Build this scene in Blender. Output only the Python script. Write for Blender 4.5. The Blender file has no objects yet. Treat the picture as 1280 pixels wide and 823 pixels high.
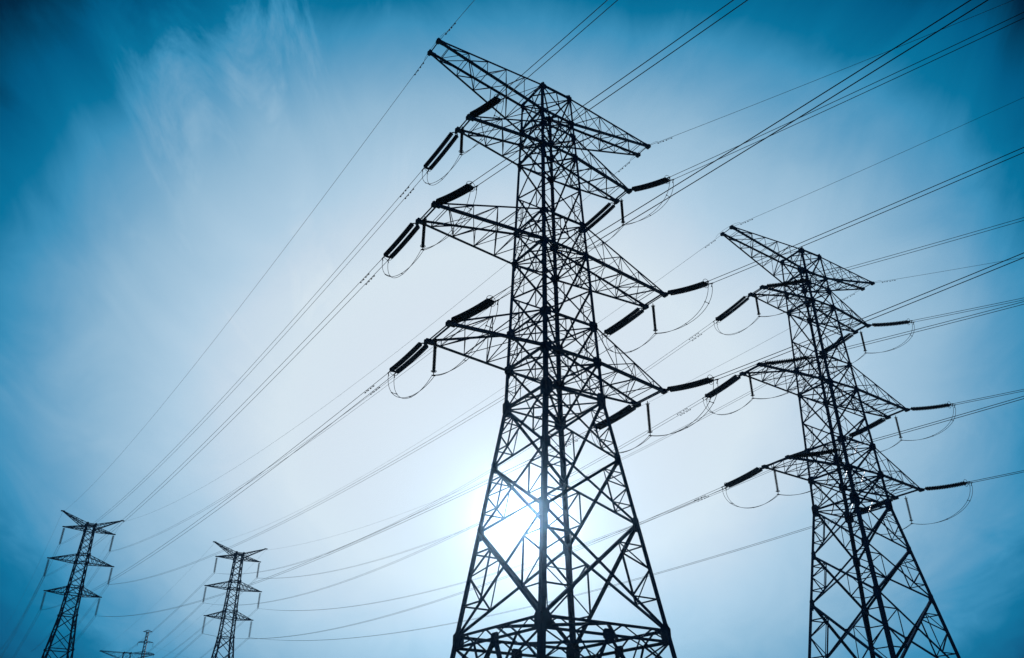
import bpy, math, random
from mathutils import Vector, Matrix, noise
random.seed(7)
R = math.radians
D = bpy.data
sc = bpy.context.scene
col = sc.collection

# ------------------------------------------------------------------ camera
cam = D.cameras.new('camera'); camo = D.objects.new('camera', cam); col.objects.link(camo)
cam.sensor_fit = 'HORIZONTAL'; cam.sensor_width = 36.0
cam.lens = 1025.1 / 1280 * 36.0
cam.clip_start = 0.1; cam.clip_end = 20000
camo.location = (0, 0, 0)
camo.rotation_euler = (R(90 + 29.2785), 0, 0)
camo.matrix_world = Matrix.Rotation(R(90 + 29.2785), 4, 'X') @ Matrix.Rotation(R(0.118), 4, 'Z')
sc.camera = camo

# ------------------------------------------------------------------ colour management
sc.view_settings.view_transform = 'Standard'
sc.view_settings.look = 'None'
sc.view_settings.exposure = 0
sc.view_settings.gamma = 1
sc.view_settings.use_curve_mapping = False
sc.cycles.volume_bounces = 0
sc.cycles.max_bounces = 5
sc.cycles.transparent_max_bounces = 8

GROUND = -1.6
SUN_EL, SUN_AZ = 16.4, 0.9          # azimuth clockwise from +Y
sd = Vector((math.sin(R(SUN_AZ)) * math.cos(R(SUN_EL)), math.cos(R(SUN_AZ)) * math.cos(R(SUN_EL)), math.sin(R(SUN_EL))))

def lin(c):
    c = c / 255
    return c / 12.92 if c <= 0.04045 else ((c + 0.055) / 1.055) ** 2.4
def rgb(*c): return (lin(c[0]), lin(c[1]), lin(c[2]), 1)

# ------------------------------------------------------------------ sun
sl = D.lights.new('sun', 'SUN'); slo = D.objects.new('sun', sl); col.objects.link(slo)
sl.energy = 2.0; sl.angle = R(0.53); sl.color = (1.0, 0.95, 0.9)
slo.rotation_euler = sd.to_track_quat('Z', 'Y').to_euler()

# ------------------------------------------------------------------ sky
w = D.worlds.new('World'); sc.world = w; w.use_nodes = True
nt = w.node_tree; nt.nodes.clear()
N = nt.nodes.new; L = nt.links.new
STR = 0.1
def M(op, a, b=None, c=None, clamp=False):
    n = N('ShaderNodeMath'); n.operation = op; n.use_clamp = clamp
    for i, v in enumerate((a, b, c)):
        if v is None: continue
        if isinstance(v, (int, float)): n.inputs[i].default_value = v
        else: L(v, n.inputs[i])
    return n.outputs[0]
def mixc(fac, a, b, mode='MIX'):
    n = N('ShaderNodeMix'); n.data_type = 'RGBA'; n.blend_type = mode; n.clamp_factor = True
    for i, v in ((0, fac), (6, a), (7, b)):
        if isinstance(v, (int, float)): n.inputs[i].default_value = v
        elif isinstance(v, tuple): n.inputs[i].default_value = v
        else: L(v, n.inputs[i])
    return n.outputs[2]
tc = N('ShaderNodeTexCoord'); dirv = tc.outputs['Generated']
sx = N('ShaderNodeSeparateXYZ'); L(dirv, sx.inputs[0])
# high thin cloud: streaks in a layer overhead
den = M('ADD', sx.outputs[2], 0.32)
cx = N('ShaderNodeCombineXYZ')
L(M('DIVIDE', sx.outputs[0], den), cx.inputs[0]); L(M('DIVIDE', sx.outputs[1], den), cx.inputs[1])
def cloud_noise(rotz, scale, sc2, detail, rough, off, dist=0.0):
    mp = N('ShaderNodeMapping'); L(cx.outputs[0], mp.inputs[0])
    mp.inputs['Rotation'].default_value = (0, 0, R(rotz)); mp.inputs['Scale'].default_value = scale
    mp.inputs['Location'].default_value = off
    nz = N('ShaderNodeTexNoise'); L(mp.outputs[0], nz.inputs['Vector'])
    nz.inputs['Scale'].default_value = sc2; nz.inputs['Detail'].default_value = detail
    nz.inputs['Roughness'].default_value = rough; nz.inputs['Distortion'].default_value = dist
    return nz.outputs[0]
streak = cloud_noise(-20, (4.2, 1.1, 1), 1.6, 10, 0.64, (3.1, 0.4, 0), 1.3)
patch = cloud_noise(20, (1, 1, 1), 1.7, 4, 0.5, (5.3, 2.2, 0), 0.3)
# radial brightness of the hazy sky round the veiled sun
mz = M('MULTIPLY', M('SUBTRACT', sx.outputs[2], 0.366), 2.433)
mx = M('MULTIPLY', sx.outputs[0], 1.82)
behind = M('MULTIPLY', M('MAXIMUM', M('MULTIPLY', sx.outputs[1], -1), 0.0), 1.4)
lowv = M('MULTIPLY', M('MAXIMUM', M('SUBTRACT', 0.31, sx.outputs[2]), 0.0), M('MULTIPLY', M('SUBTRACT', 1.08, M('MULTIPLY', M('ABSOLUTE', sx.outputs[0]), 2.0), clamp=True), 0.95))
m = M('SQRT', M('ADD', M('ADD', M('MULTIPLY', mx, mx), M('MULTIPLY', mz, mz)), M('MULTIPLY', behind, behind)))
fine = cloud_noise(-35, (2.2, 1.2, 1), 3.0, 9, 0.6, (1.7, 6.2, 0), 1.0)
pm = M('ADD', M('MULTIPLY', M('SUBTRACT', patch, 0.5), 0.13), M('MULTIPLY', M('SUBTRACT', fine, 0.5), 0.11))
lmask = M('MULTIPLY', M('MULTIPLY', M('MULTIPLY', M('SUBTRACT', -0.08, sx.outputs[0]), 8.0, clamp=True), M('MULTIPLY', M('ADD', sx.outputs[0], 0.47), 12.0, clamp=True)), M('MULTIPLY', M('SUBTRACT', sx.outputs[2], 0.33), 5.0, clamp=True))
sm = M('MULTIPLY', M('MULTIPLY', lmask, M('MULTIPLY', M('MAXIMUM', M('SUBTRACT', streak, 0.50), 0.0), 0.66)), M('ADD', 0.3, M('MULTIPLY', M('SUBTRACT', patch, 0.44), 4.0, clamp=True)))
m2 = M('ADD', M('SUBTRACT', M('SUBTRACT', m, pm), sm), lowv)
ramp = N('ShaderNodeValToRGB'); L(M('MULTIPLY', m2, 0.5), ramp.inputs[0])
STOPS = [(0.0, (226, 235, 243)), (0.38, (220, 231, 240)), (0.49, (220, 233, 241)), (0.60, (203, 221, 235)), (0.70, (180, 209, 229)), (0.83, (148, 188, 214)),
         (0.93, (97, 160, 197)), (0.98, (62, 146, 188)), (1.03, (6, 116, 158)), (1.10, (0, 92, 134)), (1.17, (0, 34, 58)),
         (1.35, (0, 30, 55)), (1.9, (0, 15, 30))]
cr = ramp.color_ramp
cr.elements[0].position = 0; cr.elements[0].color = rgb(*STOPS[0][1])
cr.elements[1].position = STOPS[-1][0] / 2; cr.elements[1].color = rgb(*STOPS[-1][1])
for p, c in STOPS[1:-1]:
    e = cr.elements.new(p / 2); e.color = rgb(*c)
sky = N('ShaderNodeTexSky'); sky.sky_type = 'NISHITA'; sky.sun_disc = False
sky.sun_elevation = R(SUN_EL); sky.sun_rotation = R(SUN_AZ); sky.air_density = 1; sky.dust_density = 2; sky.ozone_density = 3
c10 = mixc(1.0, ramp.outputs[0], (1 / STR,) * 3 + (1,), 'MULTIPLY')
nis = mixc(1.0, sky.outputs[0], (0.1, 0.5, 0.95, 1), 'MULTIPLY')
c11 = mixc(0.04, c10, nis)
# the sun itself, burning through thin haze, and its aureole
dt = N('ShaderNodeVectorMath'); dt.operation = 'DOT_PRODUCT'; L(dirv, dt.inputs[0]); dt.inputs[1].default_value = sd
nrm = N('ShaderNodeVectorMath'); nrm.operation = 'NORMALIZE'; L(dirv, nrm.inputs[0])
L(nrm.outputs[0], dt.inputs[0])
angd = M('MULTIPLY', M('ARCCOSINE', M('MINIMUM', dt.outputs['Value'], 1.0)), 57.29578)
core = M('MULTIPLY', M('SUBTRACT', 1.0, M('DIVIDE', angd, 0.9), clamp=True), 80)
aur = M('MULTIPLY', M('EXPONENT', M('MULTIPLY', angd, -0.9)), 5.0)
aur2 = M('MULTIPLY', M('EXPONENT', M('MULTIPLY', angd, -0.2)), 0.2)
glow = M('ADD', M('ADD', core, aur), aur2)
gv = N('ShaderNodeCombineXYZ'); L(glow, gv.inputs[0]); L(M('MULTIPLY', glow, 0.97), gv.inputs[1]); L(glow, gv.inputs[2])
tot = mixc(1.0, c11, gv.outputs[0], 'ADD')
bg = N('ShaderNodeBackground'); bg.inputs[1].default_value = STR; L(tot, bg.inputs[0])
wo = N('ShaderNodeOutputWorld'); L(bg.outputs[0], wo.inputs[0])

# ------------------------------------------------------------------ materials
def mat(name, base, rough=0.6, metal=0.0, var=0.25, nscale=3.0, bump=0.0):
    m_ = D.materials.new(name); m_.use_nodes = True
    t = m_.node_tree; b = t.nodes['Principled BSDF']
    b.inputs['Roughness'].default_value = rough; b.inputs['Metallic'].default_value = metal
    tcn = t.nodes.new('ShaderNodeTexCoord'); nz = t.nodes.new('ShaderNodeTexNoise')
    nz.inputs['Scale'].default_value = nscale; nz.inputs['Detail'].default_value = 5
    t.links.new(tcn.outputs['Object'], nz.inputs['Vector'])
    r = t.nodes.new('ShaderNodeValToRGB'); t.links.new(nz.outputs[0], r.inputs[0])
    r.color_ramp.elements[0].position = 0.3; r.color_ramp.elements[1].position = 0.7
    r.color_ramp.elements[0].color = tuple(c * (1 - var) for c in base) + (1,)
    r.color_ramp.elements[1].color = tuple(min(1, c * (1 + var)) for c in base) + (1,)
    t.links.new(r.outputs[0], b.inputs['Base Color'])
    if bump:
        bp = t.nodes.new('ShaderNodeBump'); bp.inputs['Strength'].default_value = bump
        t.links.new(nz.outputs[0], bp.inputs['Height']); t.links.new(bp.outputs[0], b.inputs['Normal'])
    return m_
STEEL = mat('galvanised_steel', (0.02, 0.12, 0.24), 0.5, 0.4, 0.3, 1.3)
STEEL2 = mat('weathered_steel', (0.012, 0.08, 0.17), 0.55, 0.4, 0.3, 2.0)
PORC = mat('dark_glazed_porcelain', (0.012, 0.018, 0.032), 0.4, 0.0, 0.3, 6.0)
RUBB = mat('grey_silicone_rubber', (0.015, 0.025, 0.04), 0.6, 0.0, 0.2, 6.0)
FIT = mat('forged_fittings', (0.03, 0.06, 0.09), 0.75, 0.2, 0.3, 5.0)
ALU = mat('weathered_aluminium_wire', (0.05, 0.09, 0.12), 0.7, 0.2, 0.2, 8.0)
CONC = mat('concrete', (0.3, 0.29, 0.27), 0.9, 0, 0.2, 4.0, 0.3)

# ground material
GM = D.materials.new('dry_grass_field'); GM.use_nodes = True
t = GM.node_tree; b = t.nodes['Principled BSDF']; b.inputs['Roughness'].default_value = 0.95
tcn = t.nodes.new('ShaderNodeTexCoord')
n1 = t.nodes.new('ShaderNodeTexNoise'); n1.inputs['Scale'].default_value = 0.02; n1.inputs['Detail'].default_value = 8
n2 = t.nodes.new('ShaderNodeTexNoise'); n2.inputs['Scale'].default_value = 1.5; n2.inputs['Detail'].default_value = 6
for n_ in (n1, n2): t.links.new(tcn.outputs['Object'], n_.inputs['Vector'])
r1 = t.nodes.new('ShaderNodeValToRGB'); t.links.new(n1.outputs[0], r1.inputs[0])
r1.color_ramp.elements[0].position = .35; r1.color_ramp.elements[0].color = (0.035, 0.055, 0.02, 1)
r1.color_ramp.elements[1].position = .65; r1.color_ramp.elements[1].color = (0.10, 0.10, 0.045, 1)
mxn = t.nodes.new('ShaderNodeMix'); mxn.data_type = 'RGBA'; mxn.blend_type = 'MULTIPLY'; mxn.inputs[0].default_value = 0.7
t.links.new(r1.outputs[0], mxn.inputs[6]); t.links.new(n2.outputs[0], mxn.inputs[7]); t.links.new(mxn.outputs[2], b.inputs['Base Color'])
bp = t.nodes.new('ShaderNodeBump'); bp.inputs['Strength'].default_value = 0.8; t.links.new(n2.outputs[0], bp.inputs['Height']); t.links.new(bp.outputs[0], b.inputs['Normal'])

# ------------------------------------------------------------------ helpers
class MB:
    def __init__(s): s.v = []; s.f = []
    def prism(s, prof0, prof1):
        o = len(s.v); n = len(prof0); s.v += [tuple(p) for p in prof0] + [tuple(p) for p in prof1]
        for i in range(n):
            j = (i + 1) % n; s.f.append((o + i, o + j, o + n + j, o + n + i))
        s.f.append(tuple(o + i for i in range(n))[::-1]); s.f.append(tuple(o + n + i for i in range(n)))
    def angle(s, p, q, wd, nrm, flip=False, th=None, other=None):
        """rolled steel angle from p to q; one flange square to nrm, the other pointing against it"""
        p = Vector(p); q = Vector(q); d = (q - p)
        if d.length < 1e-4: return
        d.normalize(); n_ = Vector(nrm)
        n_ = n_ - d * n_.dot(d)
        if n_.length < 1e-3:
            n_ = d.orthogonal()
        n_.normalize(); e = d.cross(n_)
        if other is not None:
            e = Vector(other); e = e - d * e.dot(d); e = e - n_ * e.dot(n_); e.normalize()
        elif flip: e = -e
        th = th or max(0.012, wd * 0.13); a = e; b_ = -n_
        c = -(a + b_) * wd * 0.3
        pr = [c, c + a * wd, c + a * wd + b_ * th, c + a * th + b_ * th, c + a * th + b_ * wd, c + b_ * wd]
        s.prism([p + x for x in pr], [q + x for x in pr])
    def plate(s, c, u, v, su, sv, th=0.02):
        """octagonal gusset plate centred at c in the plane u,v"""
        c = Vector(c); u = Vector(u).normalized(); v = Vector(v); v = (v - u * v.dot(u)).normalized(); n_ = u.cross(v)
        k = 0.62
        pts = [(su, sv * k), (su * k, sv), (-su * k, sv), (-su, sv * k), (-su, -sv * k), (-su * k, -sv), (su * k, -sv), (su, -sv * k)]
        s.prism([c + u * a + v * b_ - n_ * th / 2 for a, b_ in pts], [c + u * a + v * b_ + n_ * th / 2 for a, b_ in pts])
    def box(s, c, hx, hy, hz_):
        c = Vector(c)
        s.prism([c + Vector((a * hx, b_ * hy, -hz_)) for a, b_ in ((-1, -1), (1, -1), (1, 1), (-1, 1))], [c + Vector((a * hx, b_ * hy, hz_)) for a, b_ in ((-1, -1), (1, -1), (1, 1), (-1, 1))])
    def tube(s, pts, r, k=6, cap=True):
        pts = [Vector(p) for p in pts]; o = len(s.v); n = len(pts)
        up = None
        for i, p in enumerate(pts):
            d = (pts[min(i + 1, n - 1)] - pts[max(i - 1, 0)]).normalized()
            if up is None: up = d.orthogonal().normalized()
            up = (up - d * up.dot(d)).normalized(); sd_ = d.cross(up)
            rr = r[i] if isinstance(r, (list, tuple)) else r
            for j in range(k):
                a = 2 * math.pi * j / k
                s.v.append(tuple(p + up * math.cos(a) * rr + sd_ * math.sin(a) * rr))
        for i in range(n - 1):
            for j in range(k):
                j2 = (j + 1) % k
                s.f.append((o + i * k + j, o + i * k + j2, o + (i + 1) * k + j2, o + (i + 1) * k + j))
        if cap:
            s.f.append(tuple(o + j for j in range(k))[::-1]); s.f.append(tuple(o + (n - 1) * k + j for j in range(k)))
    def torus(s, c, ax, r, rt, k=16, kk=6):
        c = Vector(c); ax = Vector(ax).normalized(); u = ax.orthogonal().normalized(); v = ax.cross(u); o = len(s.v)
        for i in range(k):
            a = 2 * math.pi * i / k; d = u * math.cos(a) + v * math.sin(a)
            for j in range(kk):
                b_ = 2 * math.pi * j / kk
                s.v.append(tuple(c + d * (r + rt * math.cos(b_)) + ax * rt * math.sin(b_)))
        for i in range(k):
            for j in range(kk):
                i2 = (i + 1) % k; j2 = (j + 1) % kk
                s.f.append((o + i * kk + j, o + i2 * kk + j, o + i2 * kk + j2, o + i * kk + j2))
    def build(s, name, m_, parent=None, smooth=False):
        me = D.meshes.new(name); me.from_pydata(s.v, [], s.f); me.update(); me.materials.append(m_)
        if smooth:
            for p in me.polygons: p.use_smooth = True
        o = D.objects.new(name, me); col.objects.link(o)
        if parent: o.parent = parent
        return o
def empty(name, loc=(0, 0, 0), rz=0):
    o = D.objects.new(name, None); o.location = loc; o.rotation_euler = (0, 0, rz); col.objects.link(o); o.empty_display_size = 0.5
    return o
def tag(o, label=None, cat=None, group=None, kind=None):
    if label: o['label'] = label
    if cat: o['category'] = cat
    if group: o['group'] = group
    if kind: o['kind'] = kind
    return o
def copy_tree(o, parent=None):
    c = o.copy(); col.objects.link(c)
    if parent: c.parent = parent
    for ch in list(o.children): copy_tree(ch, c)
    return c
def V(*a): return Vector(a)
def lerp(a, b, t_): return a + (b - a) * t_

# ------------------------------------------------------------------ ground and haze
def ground_h(x, y):
    h = GROUND
    for cx_, cy_, a in ((-118.4, 228.5, 4.2), (-83.7, 253.9, 2.5), (-182, 432, 3.0)):
        h += a * math.exp(-((x - cx_) ** 2 + (y - cy_) ** 2) / (2 * 22 ** 2))
    return h
xs = sorted(set([-1500, -1100, -800, -600, 600, 800, 1100, 1500] + list(range(-500, 501, 12))))
ys = sorted(set([-1500, -1000, -600, -300, 900, 1200, 1500] + list(range(-200, 801, 12))))
g = MB()
for y in ys:
    for x in xs:
        g.v.append((x, y, ground_h(x, y) + (noise.noise(Vector((x * .02, y * .02, 0))) * 0.35 if (x * x + y * y) > 150 ** 2 else 0)))
nx = len(xs)
for j in range(len(ys) - 1):
    for i in range(nx - 1):
        g.f.append((j * nx + i, j * nx + i + 1, (j + 1) * nx + i + 1, (j + 1) * nx + i))
go = g.build('ground', GM, smooth=True); tag(go, 'flat dry grass field under the pylons', None, None, 'structure')

hm = D.materials.new('haze_air'); hm.use_nodes = True
t = hm.node_tree; t.nodes.clear(); ho = t.nodes.new('ShaderNodeOutputMaterial'); pv = t.nodes.new('ShaderNodeVolumePrincipled')
pv.inputs['Color'].default_value = (0.20, 0.36, 0.55, 1); pv.inputs['Density'].default_value = 0.00022; pv.inputs['Anisotropy'].default_value = 0.967
t.links.new(pv.outputs[0], ho.inputs['Volume'])
hz = MB(); x0, x1, y0, y1, z0, z1 = -1510, 1510, -1510, 1510, -3.2, 69.5
hz.prism([V(x0, y0, z0), V(x1, y0, z0), V(x1, y1, z0), V(x0, y1, z0)], [V(x0, y0, z1), V(x1, y0, z1), V(x1, y1, z1), V(x0, y1, z1)])
hzo = hz.build('haze', hm); tag(hzo, 'pale blue haze lying over the field', None, None, 'stuff')

# ------------------------------------------------------------------ tension pylon (local z measured from its own datum: camera level)
Z = dict(T0=50.0, T1=47.22, a1t=45.78, a1b=43.63, a2t=36.94, a2b=34.19, a3t=28.18, a3b=25.36, w=22.46, b1=18.36, b2=14.14, bt=7.92)
ARM = [(10.59, 10.68, 0.68, 50.06), (7.77, 7.79, 0.81, 43.64), (10.34, 10.38, 1.12, 34.20), (8.98, 8.93, 1.42, 25.30)]
def half(z):
    return lerp(2.334, 1.421, (z - 22.46) / (50 - 22.46)) if z >= 22.46 else lerp(2.334, 4.385, (22.46 - z) / (22.46 - 7.92))
FACES = [((-1, -1), (1, -1), (0, -1)), ((1, -1), (1, 1), (1, 0)), ((1, 1), (-1, 1), (0, 1)), ((-1, 1), (-1, -1), (-1, 0))]
def cn(s_, z): return V(s_[0] * half(z), s_[1] * half(z), z)

def tension_pylon():
    root = empty('lattice_pylon')
    legw = lambda z: lerp(0.165, 0.33, min(1, max(0, (50 - z) / 45)))
    for s_ in ((-1, -1), (1, -1), (1, 1), (-1, 1)):
        mb = MB(); zs = [GROUND, 7.92, 14.14, 22.46, 25.36, 34.19, 43.63, 50.03]
        for a, b_ in zip(zs, zs[1:]):
            wd = legw((a + b_) / 2)
            mb.angle(cn(s_, a), cn(s_, b_), wd, (s_[0], 0, 0), other=(0, -s_[1], 0), th=wd * .12)
            # splice plates
            c = cn(s_, b_)
            mb.plate(c + V(-s_[0] * .1, s_[1] * .06, -.1), (0, 0, 1), (1, 0, 0), .45, wd * .62, .03)
        if s_ == (-1, -1):
            for k in range(110):
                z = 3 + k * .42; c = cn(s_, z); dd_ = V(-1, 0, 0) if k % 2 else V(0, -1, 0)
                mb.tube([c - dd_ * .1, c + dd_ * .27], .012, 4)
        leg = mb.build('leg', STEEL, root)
        ft = MB(); c = cn(s_, GROUND); r_ = .6
        ft.prism([c + V(a * r_, b2 * r_, -.8) for a, b2 in ((-1, -1), (1, -1), (1, 1), (-1, 1))], [c + V(a * r_ * .7, b2 * r_ * .7, .35) for a, b2 in ((-1, -1), (1, -1), (1, 1), (-1, 1))])
        ft.build('footing', CONC, leg)
    # body levels
    lev = [50.0, 47.22, 45.43, 43.63, 40.3, 36.94, 34.19, 31.2, 28.18, 25.36, 22.46]
    ringed = {50.0, 47.22, 43.63, 36.94, 34.19, 28.18, 25.36, 22.46, 45.78}
    for s0, s1, nf in FACES:
        mb = MB(); gs = mb; n3 = V(nf[0], nf[1], 0)
        def X(z0_, z1_, wd, red=False, sub=True):
            a0, a1, b0, b1 = cn(s0, z0_), cn(s1, z0_), cn(s0, z1_), cn(s1, z1_)
            mb.angle(a0 + n3 * .02, b1 + n3 * .02, wd, n3); mb.angle(a1 - n3 * .06, b0 - n3 * .06, wd, n3, flip=True)
            w0, w1 = half(z0_), half(z1_); tt = w0 / (w0 + w1); c = lerp(a0, b1, tt)
            gs.plate(c, (1, 0, 0) if nf[1] else (0, 1, 0), (0, 0, 1), wd * .9, wd * .9)
            if red:
                rw = wd * .48
                for (P, Q, side) in ((a0, b0, 0), (a1, b1, 1)):
                    # P upper leg node, Q lower leg node
                    m0 = lerp(P, c, .5); m1 = lerp(Q, c, .5); lc = lerp(P, Q, tt)
                    l0 = lerp(P, Q, tt * .5); l1 = lerp(P, Q, tt + (1 - tt) * .5)
                    mb.angle(m0, m1, rw, n3); mb.angle(m0, l0, rw, n3); mb.angle(m0, lc, rw, n3)
                    mb.angle(m1, lc, rw, n3); mb.angle(m1, l1, rw, n3)
            return c
        for a, b_ in zip(lev, lev[1:]):
            wd = .105 if a > 34.5 else .12
            X(a, b_, wd)
            if a in (36.94, 34.19, 31.2, 28.18, 25.36, 40.3):     # short redundants
                for sa in (s0, s1):
                    A, B = cn(sa, a), cn(sa, b_); C = (cn(s0, a) + cn(s1, a) + cn(s0, b_) + cn(s1, b_)) / 4
                    mm = lerp(A, B, .5); mb.angle(mm, lerp(A, C, .5), .05, n3); mb.angle(mm, lerp(B, C, .5), .05, n3)
                    mb.angle(lerp(A, C, .5), lerp(B, C, .5), .05, n3)
        for z in (50.0, 47.22, 45.78, 43.63, 36.94, 34.19, 28.18, 25.36, 22.46):
            wd = .15 if z in (50.0, 47.22, 43.63, 34.19, 25.36, 22.46) else .11
            mb.angle(cn(s0, z) + n3 * .05, cn(s1, z) + n3 * .05, wd, n3, flip=True)
            for sa in (s0, s1):
                c = cn(sa, z); tan = V(s1[0] - s0[0], s1[1] - s0[1], 0).normalized() * (1 if sa == s0 else -1)
                gsz = .26 if z > 30 else .33
                if z == 22.46: gs.plate(c + tan * .16 + n3 * .045, tan, (0, 0, 1), .36, .52, .03)
                else: gs.plate(c + tan * .14 + n3 * .045, tan, (0, 0, 1), gsz * 1.1, gsz, .025)
        X(22.46, 18.36, .15, True); X(18.36, 14.14, .165, True); X(14.14, 7.92, .19, True)
        for z in (18.36, 14.14):
            for sa in (s0, s1):
                c = cn(sa, z); tan = V(s1[0] - s0[0], s1[1] - s0[1], 0).normalized() * (1 if sa == s0 else -1)
                gs.plate(c + tan * .15 + n3 * .045, tan, (0, 0, 1), .24, .36, .03)
        # belt truss at the foot of the cage
        for zz, ww in ((7.92, .16), (7.30, .16)):
            mb.angle(cn(s0, zz), cn(s1, zz), ww, n3)
        for k in range(8):
            A = lerp(cn(s0, 7.92), cn(s1, 7.92), k / 8); B = lerp(cn(s0, 7.30), cn(s1, 7.30), (k + 1) / 8)
            A2 = lerp(cn(s0, 7.30), cn(s1, 7.30), k / 8); B2 = lerp(cn(s0, 7.92), cn(s1, 7.92), (k + 1) / 8)
            if k % 2: mb.angle(A, B, .08, n3)
            else: mb.angle(A2, B2, .08, n3)
        for sa in (s0, s1):
            c = cn(sa, 7.7); tan = V(s1[0] - s0[0], s1[1] - s0[1], 0).normalized() * (1 if sa == s0 else -1)
            gs.plate(c + tan * .2 + n3 * .045, tan, (0, 0, 1), .38, .45, .03)
        # portal legs below the belt: inverted V with redundants
        mid = lerp(cn(s0, 7.3), cn(s1, 7.3), .5)
        gs.plate(mid, (1, 0, 0) if nf[1] else (0, 1, 0), (0, 0, 1), .4, .3, .03)
        for sa in (s0, s1):
            foot = cn(sa, GROUND + .4); top = cn(sa, 7.3)
            mb.angle(mid, foot, .2, n3)
            for k in range(1, 5):
                q0 = lerp(top, foot, k / 5); q1 = lerp(mid, foot, k / 5)
                mb.angle(q0, q1, .09, n3); mb.angle(lerp(top, foot, (k - 1) / 5), q1, .09, n3)
            qm = lerp(top, mid, .5); mb.angle(qm, lerp(mid, foot, .2), .1, n3); mb.angle(qm, lerp(top, foot, .2), .1, n3)
        mb.build('bracing', STEEL, root)
    # plan bracing
    for z in (50.0, 47.22, 43.63, 36.94, 34.19, 28.18, 25.36, 22.46):
        pb = MB()
        pb.angle(cn((-1, -1), z), cn((1, 1), z), .11, (0, 0, 1)); pb.angle(cn((1, -1), z - .06), cn((-1, 1), z - .06), .11, (0, 0, 1))
        for a in range(4):
            s0, s1, nf = FACES[a]; s2 = FACES[(a + 1) % 4][1]
            pb.angle(lerp(cn(s0, z), cn(s1, z), .5), lerp(cn(s1, z), cn(s2, z), .5), .08, (0, 0, 1))
        pb.build('plan_bracing', STEEL, root)
    pb = MB()
    h = half(7.6)
    for a in range(4):
        s0, s1, nf = FACES[a]; s2 = FACES[(a + 1) % 4][1]
        for zz in (7.92,):
            pb.angle(lerp(cn(s0, zz), cn(s1, zz), .5), lerp(cn(s1, zz), cn(s2, zz), .5), .16, (0, 0, 1))
    pb.build('plan_bracing', STEEL, root)
    # cross arms
    spec = [(50.0, 47.22, 5), (45.78, 43.63, 3), (36.94, 34.19, 4), (28.18, 25.36, 3)]
    for k, (lL, lR, d, tz) in enumerate(ARM):
        zt, zb, n = spec[k]
        for side in (-1, 1):
            ln = lL if side < 0 else lR
            mb = MB(); gs = mb
            tip = {v: V(side * ln, v * d, tz) for v in (-1, 1)}
            top = {v: V(side * half(zt), v * half(zt), zt) for v in (-1, 1)}
            bot = {v: V(side * half(zb), v * half(zb), zb) for v in (-1, 1)}
            heavy = bot
            for v in (-1, 1):
                n3 = V(0, v, 0)
                mb.angle(top[v] + V(0, v * .03, 0), tip[v] + V(0, v * .03, .06), .13 if k else .15, n3, other=(0, 0, -1))
                mb.angle(bot[v] + V(0, v * .03, 0), tip[v] + V(0, v * .03, -.06), .19 if k else .17, n3, other=(0, 0, 1))
                for i in range(1, n + 1):
                    t0, t1 = (i - 1) / (n + .55), i / (n + .55)
                    T0_, T1_ = lerp(top[v], tip[v], t0), lerp(top[v], tip[v], t1)
                    B0_, B1_ = lerp(bot[v], tip[v], t0), lerp(bot[v], tip[v], t1)
                    mb.angle(T1_, B1_, .06, n3)
                    if k: mb.angle(T0_, B1_, .075, n3)
                    else: mb.angle(T0_, B1_, .065, n3)
                # root gussets
                gs.plate(tip[v] + V(-side * .2, v * .06, 0), (1, 0, 0), (0, 0, 1), .42, .15, .05)
                gs.box(tip[v] + V(-side * .12, 0, -.05), .30, .13, .10); gs.box(tip[v] + V(side * .06, 0, -.04), .12, .2, .14)
                if k: gs.box(tip[v] + V(side * .05, v * .2, -.1), .05, .14, .1)
            for (src, nz, ww) in ((top, 1, .055), (bot, -1, .08)):
                for i in range(1, n + 1):
                    t0, t1 = (i - 1) / (n + .55), i / (n + .55)
                    A0, A1 = lerp(src[-1], tip[-1], t0), lerp(src[-1], tip[-1], t1)
                    B0, B1 = lerp(src[1], tip[1], t0), lerp(src[1], tip[1], t1)
                    mb.angle(A1, B1, ww * .8, (0, 0, nz))
                    mb.angle(A0, B1, ww, (0, 0, nz)) if i % 2 else mb.angle(B0, A1, ww, (0, 0, nz))
                    if nz < 0 and k: 
                        mb.angle(B0, A1, ww * .7, (0, 0, nz)) if i % 2 else mb.angle(A0, B1, ww * .7, (0, 0, nz))
                i = n; t1 = n / (n + .55)
            mb.angle(tip[-1], tip[1], .10 if k else .09, (0, 0, -1))
            if k: mb.angle(tip[-1] + V(-side * .2, 0, 0), tip[1] + V(-side * .2, 0, 0), .09, (0, 0, -1), flip=True)
            mb.build('cross_arm', STEEL, root)
    return root

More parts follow.
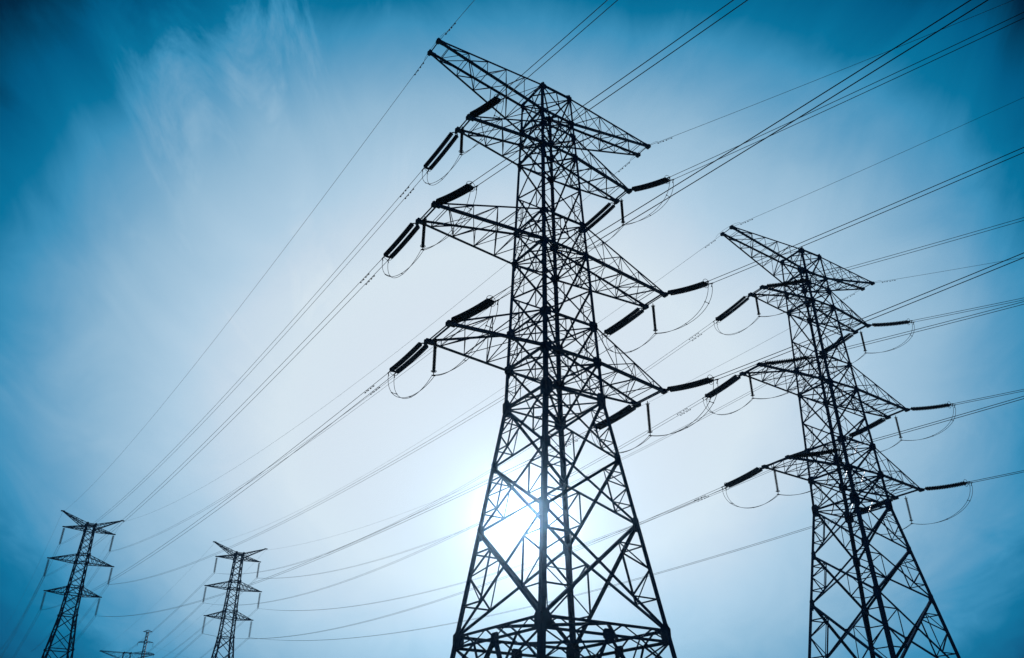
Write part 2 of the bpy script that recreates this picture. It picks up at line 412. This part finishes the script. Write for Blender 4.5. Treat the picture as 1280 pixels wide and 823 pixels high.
# ------------------------------------------------------------------ suspension pylon (z from its own datum)
SU = dict(hl=7.9, hz=56.56, tz=54.15, th=1.084, z1=52.37, z2=43.56, z3=35.11, l1=6.46, l2=8.1, l3=6.79, wz=29.6, wh=1.9, il=4.91, base=-8.0)
def shalf(z):
    s_ = SU
    if z >= s_['wz']: return lerp(s_['wh'], s_['th'], (z - s_['wz']) / (s_['tz'] - s_['wz']))
    return s_['wh'] + (s_['wz'] - z) * .11
def sc_(s_, z): return V(s_[0] * shalf(z), s_[1] * shalf(z), z)
def suspension_pylon():
    root = empty('suspension_pylon'); S = SU
    for s_ in ((-1, -1), (1, -1), (1, 1), (-1, 1)):
        mb = MB()
        for a, b_ in ((S['base'], 15), (15, S['wz']), (S['wz'], 43), (43, S['tz'])):
            wd = .42 if b_ <= 30 else .32
            mb.angle(sc_(s_, a), sc_(s_, b_), wd, (s_[0], 0, 0), other=(0, -s_[1], 0))
        leg = mb.build('leg', STEEL2, root)
        ft = MB(); c = sc_(s_, S['base']); r_ = .5
        ft.prism([c + V(a * r_, b2 * r_, -1.2) for a, b2 in ((-1, -1), (1, -1), (1, 1), (-1, 1))], [c + V(a * r_, b2 * r_, .3) for a, b2 in ((-1, -1), (1, -1), (1, 1), (-1, 1))])
        ft.build('footing', CONC, leg)
    up = []
    z = S['tz']
    while z > S['wz'] + .8:
        up.append(z); z -= 1.75 * shalf(z) * .9
    up.append(S['wz']); z = S['wz']; low = [z]
    while z > S['base'] + 5:
        z -= 2.05 * shalf(z); low.append(max(z, S['base'] + .5))
    for s0, s1, nf in FACES:
        mb = MB(); n3 = V(nf[0], nf[1], 0)
        for zl, wd in ((up, .15), (low, .19)):
            for a, b_ in zip(zl, zl[1:]):
                mb.angle(sc_(s0, a), sc_(s1, b_), wd, n3); mb.angle(sc_(s1, a) - n3 * .05, sc_(s0, b_) - n3 * .05, wd, n3)
        for zz in (S['tz'], S['z1'], S['z1'] + 1.5, S['z2'], S['z2'] + 2.2, S['z3'], S['z3'] + 2.0, S['wz'], low[2]):
            if zz > S['tz']: zz = S['tz'] - .02
            mb.angle(sc_(s0, zz), sc_(s1, zz), .22, n3)
            mb.plate(sc_(s0, zz), (s1[0] - s0[0], s1[1] - s0[1], 0), (0, 0, 1), .3, .3); mb.plate(sc_(s1, zz), (s1[0] - s0[0], s1[1] - s0[1], 0), (0, 0, 1), .3, .3)
        mb.build('bracing', STEEL2, root)
    def arm(side, ln, tz_, zt, zb, n, nm):
        mb = MB(); dd = .22
        tip = {v: V(side * ln, v * dd, tz_) for v in (-1, 1)}
        top = {v: V(side * shalf(zt), v * shalf(zt), zt) for v in (-1, 1)}
        bot = {v: V(side * shalf(zb), v * shalf(zb), zb) for v in (-1, 1)}
        for v in (-1, 1):
            n3 = V(0, v, 0)
            mb.angle(top[v], tip[v] + V(0, 0, .05), .18, n3, other=(0, 0, -1)); mb.angle(bot[v], tip[v] - V(0, 0, .05), .2, n3, other=(0, 0, 1))
            for i in range(1, n + 1):
                t0, t1 = (i - 1) / (n + .4), i / (n + .4)
                mb.angle(lerp(top[v], tip[v], t1), lerp(bot[v], tip[v], t1), .09, n3); mb.angle(lerp(top[v], tip[v], t0), lerp(bot[v], tip[v], t1), .12, n3)
                for src in (top, bot):
                    mb.angle(lerp(src[-1], tip[-1], t1), lerp(src[1], tip[1], t1), .08, (0, 0, 1))
                    if v > 0: mb.angle(lerp(src[-1], tip[-1], t0), lerp(src[1], tip[1], t1), .08, (0, 0, 1))
        mb.plate((tip[-1] + tip[1]) / 2, (1, 0, 0), (0, 1, 0), .5, .35, .2)
        return mb.build(nm, STEEL2, root)
    for side in (-1, 1):
        arm(side, S['l1'], S['z1'], S['z1'] + 1.2, S['z1'] - .1, 4, 'cross_arm')
        arm(side, S['l2'], S['z2'], S['z2'] + 2.0, S['z2'] - .3, 5, 'cross_arm')
        arm(side, S['l3'], S['z3'], S['z3'] + 1.8, S['z3'] - .3, 4, 'cross_arm')
        arm(side, S['hl'], S['hz'], S['tz'], S['z1'] + .3, 5, 'earth_wire_horn')
    return root

# ------------------------------------------------------------------ place pylons
T1 = dict(x=2.807, y=50.523, yaw=.5847, z=0.0); T2 = dict(x=31.365, y=74.036, yaw=.5213, z=.186)
A_ = dict(x=-118.45, y=228.5, yaw=.6449, z=10.61); B_ = dict(x=-83.73, y=253.92, yaw=.5508, z=8.9)
D_ = dict(x=-163.0, y=371.0, yaw=.549, z=0.0)
ALLT = {'T1': T1, 'T2': T2, 'A': A_, 'B': B_, 'D': D_}
def W(tn, l):
    c, s_ = math.cos(tn['yaw']), math.sin(tn['yaw'])
    return V(tn['x'] + l[0] * c - l[1] * s_, tn['y'] + l[0] * s_ + l[1] * c, l[2] + tn['z'])
def place(o, tn):
    o.location = (tn['x'], tn['y'], tn['z']); o.rotation_euler = (0, 0, tn['yaw'])
def shift_base(o, zb):
    """move the origin of a pylon to its base and keep the meshes where they are"""
    for ch in o.children:
        ch.location.z -= zb
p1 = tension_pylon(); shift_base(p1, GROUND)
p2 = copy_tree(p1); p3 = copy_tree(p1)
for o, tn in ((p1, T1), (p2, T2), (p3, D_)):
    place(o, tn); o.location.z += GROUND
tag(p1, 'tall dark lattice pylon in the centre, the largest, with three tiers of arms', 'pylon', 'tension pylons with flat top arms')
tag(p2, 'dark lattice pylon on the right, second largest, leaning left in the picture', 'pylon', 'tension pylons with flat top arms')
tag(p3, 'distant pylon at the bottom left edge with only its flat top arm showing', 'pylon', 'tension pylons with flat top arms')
s1_ = suspension_pylon(); shift_base(s1_, SU['base']); s2_ = copy_tree(s1_)
for o, tn in ((s1_, A_), (s2_, B_)):
    place(o, tn); o.location.z += SU['base']
tag(s1_, 'far bluish pylon nearest the left edge, with two horns and hanging insulators', 'pylon', 'far suspension pylons with horned tops')
tag(s2_, 'far bluish horned pylon second from the left edge, standing alone', 'pylon', 'far suspension pylons with horned tops')

# small remote pylon
def small_pylon():
    root = empty('remote_pylon'); hh = lambda z: lerp(1.5 + .0, .42, min(1, (z - 0) / 58)) if z < 58 else .42
    for s_ in ((-1, -1), (1, -1), (1, 1), (-1, 1)):
        mb = MB(); mb.angle(V(s_[0] * hh(0) * 1.6, s_[1] * hh(0) * 1.6, -1), V(s_[0] * hh(40), s_[1] * hh(40), 40), .28, (s_[0], 0, 0), other=(0, -s_[1], 0))
        mb.angle(V(s_[0] * hh(40), s_[1] * hh(40), 40), V(s_[0] * .45, s_[1] * .45, 62), .22, (s_[0], 0, 0), other=(0, -s_[1], 0)); mb.build('leg', STEEL2, root)
    for s0, s1, nf in FACES:
        mb = MB(); zs = [2 + k * 2.2 for k in range(18)] + [41 + k * 1.4 for k in range(16)]
        f_ = lambda s_, z: V(s_[0], s_[1], 0) * (lerp(hh(0) * 1.6, hh(40), z / 40) if z < 40 else lerp(hh(40), .45, (z - 40) / 22)) + V(0, 0, z)
        for a, b_ in zip(zs, zs[1:]):
            mb.angle(f_(s0, a), f_(s1, b_), .12, nf + (0,)); mb.angle(f_(s1, a), f_(s0, b_), .12, nf + (0,))
        mb.build('bracing', STEEL2, root)
    for z, l in ((62, 1.9), (57.5, 3.2), (53.0, 4.3)):
        for side in (-1, 1):
            mb = MB()
            for v in (-.45, .45):
                mb.angle(V(0, v, z + .7), V(side * l, 0, z), .16, (0, 1, 0)); mb.angle(V(0, v, z - .2), V(side * l, 0, z), .16, (0, 1, 0))
                for k in (1, 2, 3): mb.angle(lerp(V(0, v, z + .7), V(side * l, 0, z), k / 4), lerp(V(0, v, z - .2), V(side * l, 0, z), k / 4), .08, (0, 1, 0))
            mb.build('cross_arm', STEEL2, root)
    return root
C_ = dict(x=-162.3, y=385.6, yaw=.25, z=-1.6)
C_['z'] = 385.6 / .9117 * .1463 - 63.0
pc = small_pylon(); place(pc, C_)
tag(pc, 'tiny slender pylon far off at the bottom left, pale blue with haze', 'pylon')

# ------------------------------------------------------------------ insulators
def disc_path(mb, P, Q, r, pitch, sag=0.0, core=.035, k=10):
    P = Vector(P); Q = Vector(Q); Ln = (Q - P).length; n = max(3, int(Ln / pitch)); pts = []; rs = []
    for i in range(n):
        for f_, rr in ((0.0, core), (.30, core * 1.6), (.38, r * .93), (.50, r), (.62, r * .86), (.70, core)):
            t_ = (i + f_) / n; p = lerp(P, Q, t_); p = p - V(0, 0, 4 * sag * t_ * (1 - t_)); pts.append(p); rs.append(rr)
    pts.append(Q); rs.append(core)
    mb.tube(pts, rs, k)
def tension_string(P, E, hs=.235, sg=.07):
    """double tension insulator string from arm tip P to conductor end E; returns the two clamp points"""
    P = Vector(P); E = Vector(E); d = (E - P).normalized(); sidev = d.cross(V(0, 0, 1)).normalized()
    Ln = (E - P).length
    r = empty('insulator_string', P); o = P
    up = sidev.cross(d).normalized()
    a = d * .55; b_ = d * (Ln - .42)
    lk = MB(); lk.tube([V(0, 0, 0), d * .2, d * .38], .03, 6); lk.torus(d * .12, sidev, .07, .02, 10, 5)
    lk.tube([d * .36, d * .40 + sidev * .14, d * .5 + sidev * hs, a + sidev * hs], .045, 6)
    lk.tube([d * .36, d * .40 - sidev * .14, d * .5 - sidev * hs, a - sidev * hs], .045, 6)
    lk.build('yoke', FIT, r)
    for sg_ in (-1, 1):
        st = MB(); disc_path(st, a + sidev * hs * sg_, b_ + sidev * hs * sg_, .18, .155, sg, .06)
        st.build('disc_stack', PORC, r)
    yk = MB(); n_ = up
    pr = [b_ + sidev * .30 - d * .06, b_ - sidev * .30 - d * .06, b_ - sidev * .22 + d * .16, b_ + sidev * .22 + d * .16]
    yk.prism([p + n_ * .02 for p in pr], [p - n_ * .02 for p in pr])
    ends = []
    for sg_ in (-1, 1):
        c0 = b_ + sidev * .22 * sg_ + d * .12; c1 = E - P + sidev * .225 * sg_
        yk.tube([c0, c0 + d * .12, c1 + d * .1], [.03, .045, .05], 6)
        yk.tube([c1, c1 + d * .05 - V(0, 0, .12) - d * .06, c1 - V(0, 0, .3) - d * .1], [.03, .035, .03], 6)
        ends.append(E + sidev * .225 * sg_)
    yk.torus(b_ + d * .02, d, .34, .018, 18, 5)
    yk.build('end_fittings', FIT, r)
    return r, ends
def hanging_string(P, ln, r_=.095, pitch=.085, mat_=RUBB, rings=True, stack='rod', ring_r=.15):
    r = empty('insulator_string', P); mb = MB()
    disc_path(mb, V(0, 0, -.22), V(0, 0, -ln + .2), r_, pitch, 0, .03, 8); mb.build('insulator_rod', mat_, r)
    ft = MB(); ft.tube([V(0, 0, 0), V(0, 0, -.24)], .03, 6); ft.tube([V(0, 0, -ln + .24), V(0, 0, -ln)], .03, 6)
    ft.tube([V(-.12, 0, -ln), V(.12, 0, -ln - .02)], .045, 6)
    if rings:
        ft.torus(V(0, 0, -.24), V(0, 0, 1), ring_r, .016, 16, 5); ft.torus(V(0, 0, -ln + .28), V(0, 0, 1), ring_r * 1.15, .018, 16, 5)
    if rings:
        for z_, q_ in ((-.24, ring_r), (-ln + .28, ring_r * 1.15)):
            ft.tube([V(-q_, 0, z_), V(q_, 0, z_)], .012, 4)
        ft.tube([V(0, 0, -.2), V(0, 0, -ln + .2)], .02, 5)
    ft.build('fittings', FIT, r)
    return r

# ------------------------------------------------------------------ wires
def parabola(P, E, sag, n, t0=0.0, t1=1.0):
    out = []
    for i in range(n + 1):
        t_ = lerp(t0, t1, i / n); p = lerp(P, E, t_); out.append(p - V(0, 0, 4 * sag * t_ * (1 - t_)))
    return out
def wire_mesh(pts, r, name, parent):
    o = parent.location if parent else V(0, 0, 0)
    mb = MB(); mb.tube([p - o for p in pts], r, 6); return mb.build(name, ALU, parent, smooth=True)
def damper(mb, p, d, o):
    """dumb-bell vibration damper hanging from a wire"""
    p = p - o; b_ = p - V(0, 0, .13)
    mb.tube([p, b_], .02, 4); mb.tube([b_ - d * .24, b_ + d * .24], .012, 4)
    for s_ in (-1, 1): mb.tube([b_ + d * .19 * s_, b_ + d * .31 * s_], .045, 6)
def span(name, paths, r, label, cat, group, dampers=(), spacers=()):
    root = empty(name, paths[0][0]); o = root.location.copy()
    wires = [wire_mesh(pts, r, 'wire', root) for pts in paths]
    if dampers:
        for pts, dist_ in dampers:
            acc = 0; mb = MB()
            for a, b_ in zip(pts, pts[1:]):
                l_ = (b_ - a).length
                if acc + l_ >= dist_:
                    d = (b_ - a).normalized(); damper(mb, a + d * (dist_ - acc), d, o); break
                acc += l_
            mb.build('damper', FIT, wires[[i for i, q_ in enumerate(paths) if q_ is pts][0]])
    if spacers and len(paths) == 2:
        for f_ in spacers:
            mb = MB()
            i = min(len(paths[0]) - 1, max(0, int(f_ * (len(paths[0]) - 1)))); a, b_ = paths[0][i] - o, paths[1][i] - o
            if (a - b_).length > .02: mb.tube([a, b_], .022, 5); mb.tube([a - (b_ - a) * .1, a + (b_ - a) * .15], .04, 5); mb.tube([b_ + (b_ - a) * .1, b_ - (b_ - a) * .15], .04, 5)
            if mb.v: mb.build('spacer', FIT, root)
    return tag(root, label, cat, group)

NEAR = {(0, 0, 'L'): (-0.9527, -0.078, 0.06), (0, 0, 'R'): (-0.669, -0.1092, 0.06), (0, 1, 'L'): (-0.9951, -0.2151, 0.1687), (0, 2, 'L'): (-0.9108, -0.1462, 0.1369), (0, 3, 'L'): (-0.9067, -0.0603, 0.0445), (0, 1, 'R'): (-0.8984, -0.2046, 0.1508), (0, 2, 'R'): (-0.9537, -0.149, 0.1262), (0, 3, 'R'): (-0.9129, -0.0448, 0.1268),
        (1, 0, 'L'): (-0.8187, -0.0793, 0.06), (1, 0, 'R'): (-0.5581, -0.1278, 0.06), (1, 1, 'L'): (-0.6929, -0.0906, 0.123), (1, 2, 'L'): (-0.5834, -0.0041, 0.1137), (1, 3, 'L'): (-0.8004, 0.0034, 0.1326), (1, 1, 'R'): (-0.8291, -0.1861, 0.1241), (1, 2, 'R'): (-0.8921, -0.1239, 0.096), (1, 3, 'R'): (-0.9288, -0.0586, 0.0552)}
KN = .0006
SAGF = {(0, 0, 'L'): 4.4, (0, 0, 'R'): 6.0, (0, 1, 'L'): 5.1, (0, 2, 'L'): 3.8, (0, 3, 'L'): 3.4, (0, 1, 'R'): 5.0, (0, 2, 'R'): 4.7, (0, 3, 'R'): 4.5,
        (1, 0, 'L'): 5.0, (1, 0, 'R'): 5.5, (1, 1, 'L'): 8.2, (1, 2, 'L'): 7.0, (1, 3, 'L'): 6.0, (1, 1, 'R'): 7.0, (1, 2, 'R'): 6.5, (1, 3, 'R'): 5.0}
LNEAR, LFAR = 4.75, 5.2
TW = ['tall central pylon', 'right-hand pylon']; FARN = ['leftmost far pylon', 'second far pylon from left']
TIER = ['top', 'upper', 'middle', 'lower']; SIDE = {'L': 'left', 'R': 'right'}
def arm_tip(tn, k, sdn, v):
    lL, lR, d, z = ARM[k]; return W(tn, (-lL if sdn == 'L' else lR, v * d, z))
def far_att(tn, k, sdn):
    sg_ = -1 if sdn == 'L' else 1
    if k == 0: return W(tn, (sg_ * SU['hl'], 0, SU['hz'] - .4))
    return W(tn, (sg_ * SU['l%d' % k], 0, SU['z%d' % k] - SU['il']))
for ti, (tn, fa) in enumerate(((T1, A_), (T2, B_))):
    for k in range(4):
        for sdn in 'LR':
            th, slp, tilt = NEAR[(ti, k, sdn)]; dh = V(math.cos(th), math.sin(th), 0)
            PN = arm_tip(tn, k, sdn, -1); PF = arm_tip(tn, k, sdn, 1); E = far_att(fa, k, sdn); sag = SAGF[(ti, k, sdn)]
            if k == 0:
                pts = [PN + dh * x + V(0, 0, slp * x + KN * x * x) for x in [j * 2.5 for j in range(66)]]
                span('earth_wire', [pts], .017, 'thin earth wire from %s tip of top arm of %s, towards upper right' % (SIDE[sdn], TW[ti]), 'earth wire', 'earth wires', [(pts, 1.3), (pts, 2.1)])
                pts = parabola(PF, E, sag, 70)
                span('earth_wire', [pts], .016, 'earth wire from %s tip of top arm, %s to %s' % (SIDE[sdn], TW[ti], FARN[ti]), 'earth wire', 'earth wires', [(pts, 1.4), (pts, 2.3)])
                a, b_ = PN + dh * 1.0, lerp(PF, E, 1.0 / (E - PF).length); up_ = V(0, 0, 1.0 if sdn == 'L' else .6)
                lp = [((1 - t_) ** 3) * a + 3 * (1 - t_) ** 2 * t_ * (a + up_ * .5 - dh * .4) + 3 * (1 - t_) * t_ * t_ * (b_ + up_ * .5) + t_ ** 3 * b_ for t_ in [j / 12 for j in range(13)]]
                span('earth_wire_jumper', [lp], .012, 'small arched jumper over %s tip of top arm of %s' % (SIDE[sdn], TW[ti]), 'jumper', 'earth wire jumpers')
                continue
            dn = (dh + V(0, 0, slp - tilt)).normalized(); EN = PN + dn * LNEAR
            sn, endsN = tension_string(PN, EN, .13, .08)
            tag(sn, 'dark double insulator string, %s %s arm of %s, pointing up to the right' % (TIER[k], SIDE[sdn], TW[ti]), 'insulator', 'double tension insulator strings')
            hd = E - PF; nh = math.hypot(hd.x, hd.y); df = V(hd.x / nh, hd.y / nh, (hd.z - 4 * sag) / nh - .05).normalized(); EF = PF + df * LFAR
            sf, endsF = tension_string(PF, EF)
            tag(sf, 'dark double insulator string, %s %s arm of %s, slanting down to the left' % (TIER[k], SIDE[sdn], TW[ti]), 'insulator', 'double tension insulator strings')
            # conductors
            xs_ = [j * 2.5 for j in range(66)]
            paths = [[e + dh * x + V(0, 0, slp * x + KN * x * x) for x in xs_] for e in endsN]
            span('twin_conductor', paths, .024, 'twin conductor, %s %s arm of %s, rising out at upper right' % (TIER[k], SIDE[sdn], TW[ti]), 'power line', 'twin conductors')
            lat = V(-hd.y, hd.x, 0).normalized() * .225
            # match order: endsF are at +-side of the string direction
            sF = df.cross(V(0, 0, 1)).normalized() * .225
            paths = [parabola(endsF[0], E - sF, sag, 70), parabola(endsF[1], E + sF, sag, 70)]
            span('twin_conductor', paths, .02, 'twin conductor, %s %s arm of %s to %s' % (TIER[k], SIDE[sdn], TW[ti], FARN[ti]), 'power line', 'twin conductors',
                 [(paths[0], 2.6), (paths[1], 2.6), (paths[0], 3.5), (paths[1], 3.5)])
            # jumper support and loop
            J = (arm_tip(tn, k, sdn, -1) + arm_tip(tn, k, sdn, 1)) / 2
            inw = (V(tn['x'], tn['y'], 0) - V(J.x, J.y, 0)).normalized()
            J = J + V(0, 0, -.15) + (PF - PN) * .12
            jl = 2.75; js = hanging_string(J, jl, .125, .1)
            tag(js, 'slim ribbed insulator hanging straight down from %s %s arm tip of %s' % (TIER[k], SIDE[sdn], TW[ti]), 'insulator', 'hanging jumper insulators')
            bt = J - V(0, 0, jl)
            paths = []
            for q in (0, 1):
                off = (-1 if q == 0 else 1)
                sN = dn.cross(V(0, 0, 1)).normalized() * .09
                pts = []
                B0 = bt - sN * off
                a = endsN[q] - V(0, 0, .25)
                bz = [a, a + V(0, 0, -2.3) + dn * -.1, B0 + (a - B0) * .42 + V(0, 0, -1.15 - (a - B0).z * .42), B0]
                for j in range(22):
                    t_ = j / 22; pts.append(bz[0] * (1 - t_) ** 3 + bz[1] * 3 * t_ * (1 - t_) ** 2 + bz[2] * 3 * t_ * t_ * (1 - t_) + bz[3] * t_ ** 3)
                a = endsF[1 - q] - V(0, 0, .25)
                bz = [B0, B0 + (a - B0) * .42 + V(0, 0, -1.15 - (a - B0).z * .42), a + V(0, 0, -2.1), a]
                for j in range(23):
                    t_ = j / 22; pts.append(bz[0] * (1 - t_) ** 3 + bz[1] * 3 * t_ * (1 - t_) ** 2 + bz[2] * 3 * t_ * t_ * (1 - t_) + bz[3] * t_ ** 3)
                paths.append(pts)
            span('jumper_loop', paths, .019, 'slack twin jumper loop under %s %s arm of %s' % (TIER[k], SIDE[sdn], TW[ti]), 'jumper', 'jumper loops', [], (.12, .3, .7, .88))

# far suspension pylons: hanging strings and the spans beyond them
for ti, (fa, nm) in enumerate(((A_, FARN[0]), (B_, FARN[1]))):
    hd = R(122) if ti == 0 else R(124.5)
    for k in range(4):
        for sdn in 'LR':
            sg_ = -1 if sdn == 'L' else 1; P = far_att(fa, k, sdn)
            if k:
                tip = W(fa, (sg_ * SU['l%d' % k], 0, SU['z%d' % k] - .15))
                st = hanging_string(tip, SU['il'] - .1, .33, .22, PORC, False)
                tag(st, 'insulator hanging at %s %s arm tip, %s' % (TIER[k], SIDE[sdn], nm), 'insulator', 'insulators hanging from far pylons')
            if ti == 1:
                lL, lR, d, z = ARM[k]; E = W(D_, (-lL if sdn == 'L' else lR, -d, z)); sag = 2.2; dest = 'to pylon at bottom left'
            else:
                E = P + V(math.cos(hd), math.sin(hd), 0) * 230; sag = 4.0; dest = 'leaving at left edge'
            if k == 0:
                span('earth_wire', [parabola(P, E, sag, 40)], .016, 'earth wire, %s horn of %s, %s' % (SIDE[sdn], nm, dest), 'earth wire', 'earth wires')
            else:
                lat = V(-(E - P).y, (E - P).x, 0).normalized() * .225
                span('twin_conductor', [parabola(P + lat, E + lat, sag, 40), parabola(P - lat, E - lat, sag, 40)], .03,
                     'twin conductor, %s %s arm, %s, %s' % (TIER[k], SIDE[sdn], nm, dest), 'power line', 'twin conductors')
# remote pylon wires
for q, (z, l) in enumerate(((57.5, 3.2), (53.0, 4.3))):
    for side in (-1, 1):
        P = W(C_, (side * l, 0, z - 1.6))
        ins = hanging_string(W(C_, (side * l, 0, z - .1)), 1.5, .14, .16, PORC, False)
        tag(ins, 'tiny insulator on %s %s arm of the tiny remote pylon' % (('upper', 'lower')[q], ('left', 'right')[side > 0]), 'insulator', 'insulators on the remote pylon')
        E = P + (V(120, -10, -28) if side > 0 else V(-130, 25, -26))
        span('thin_line', [parabola(P, E, 1.5, 30)], .014, 'faint thin wire running %s from %s arm of the tiny remote pylon' % (('left', 'right')[side > 0], ('upper', 'lower')[q]), 'power line', 'wires of the remote pylon')
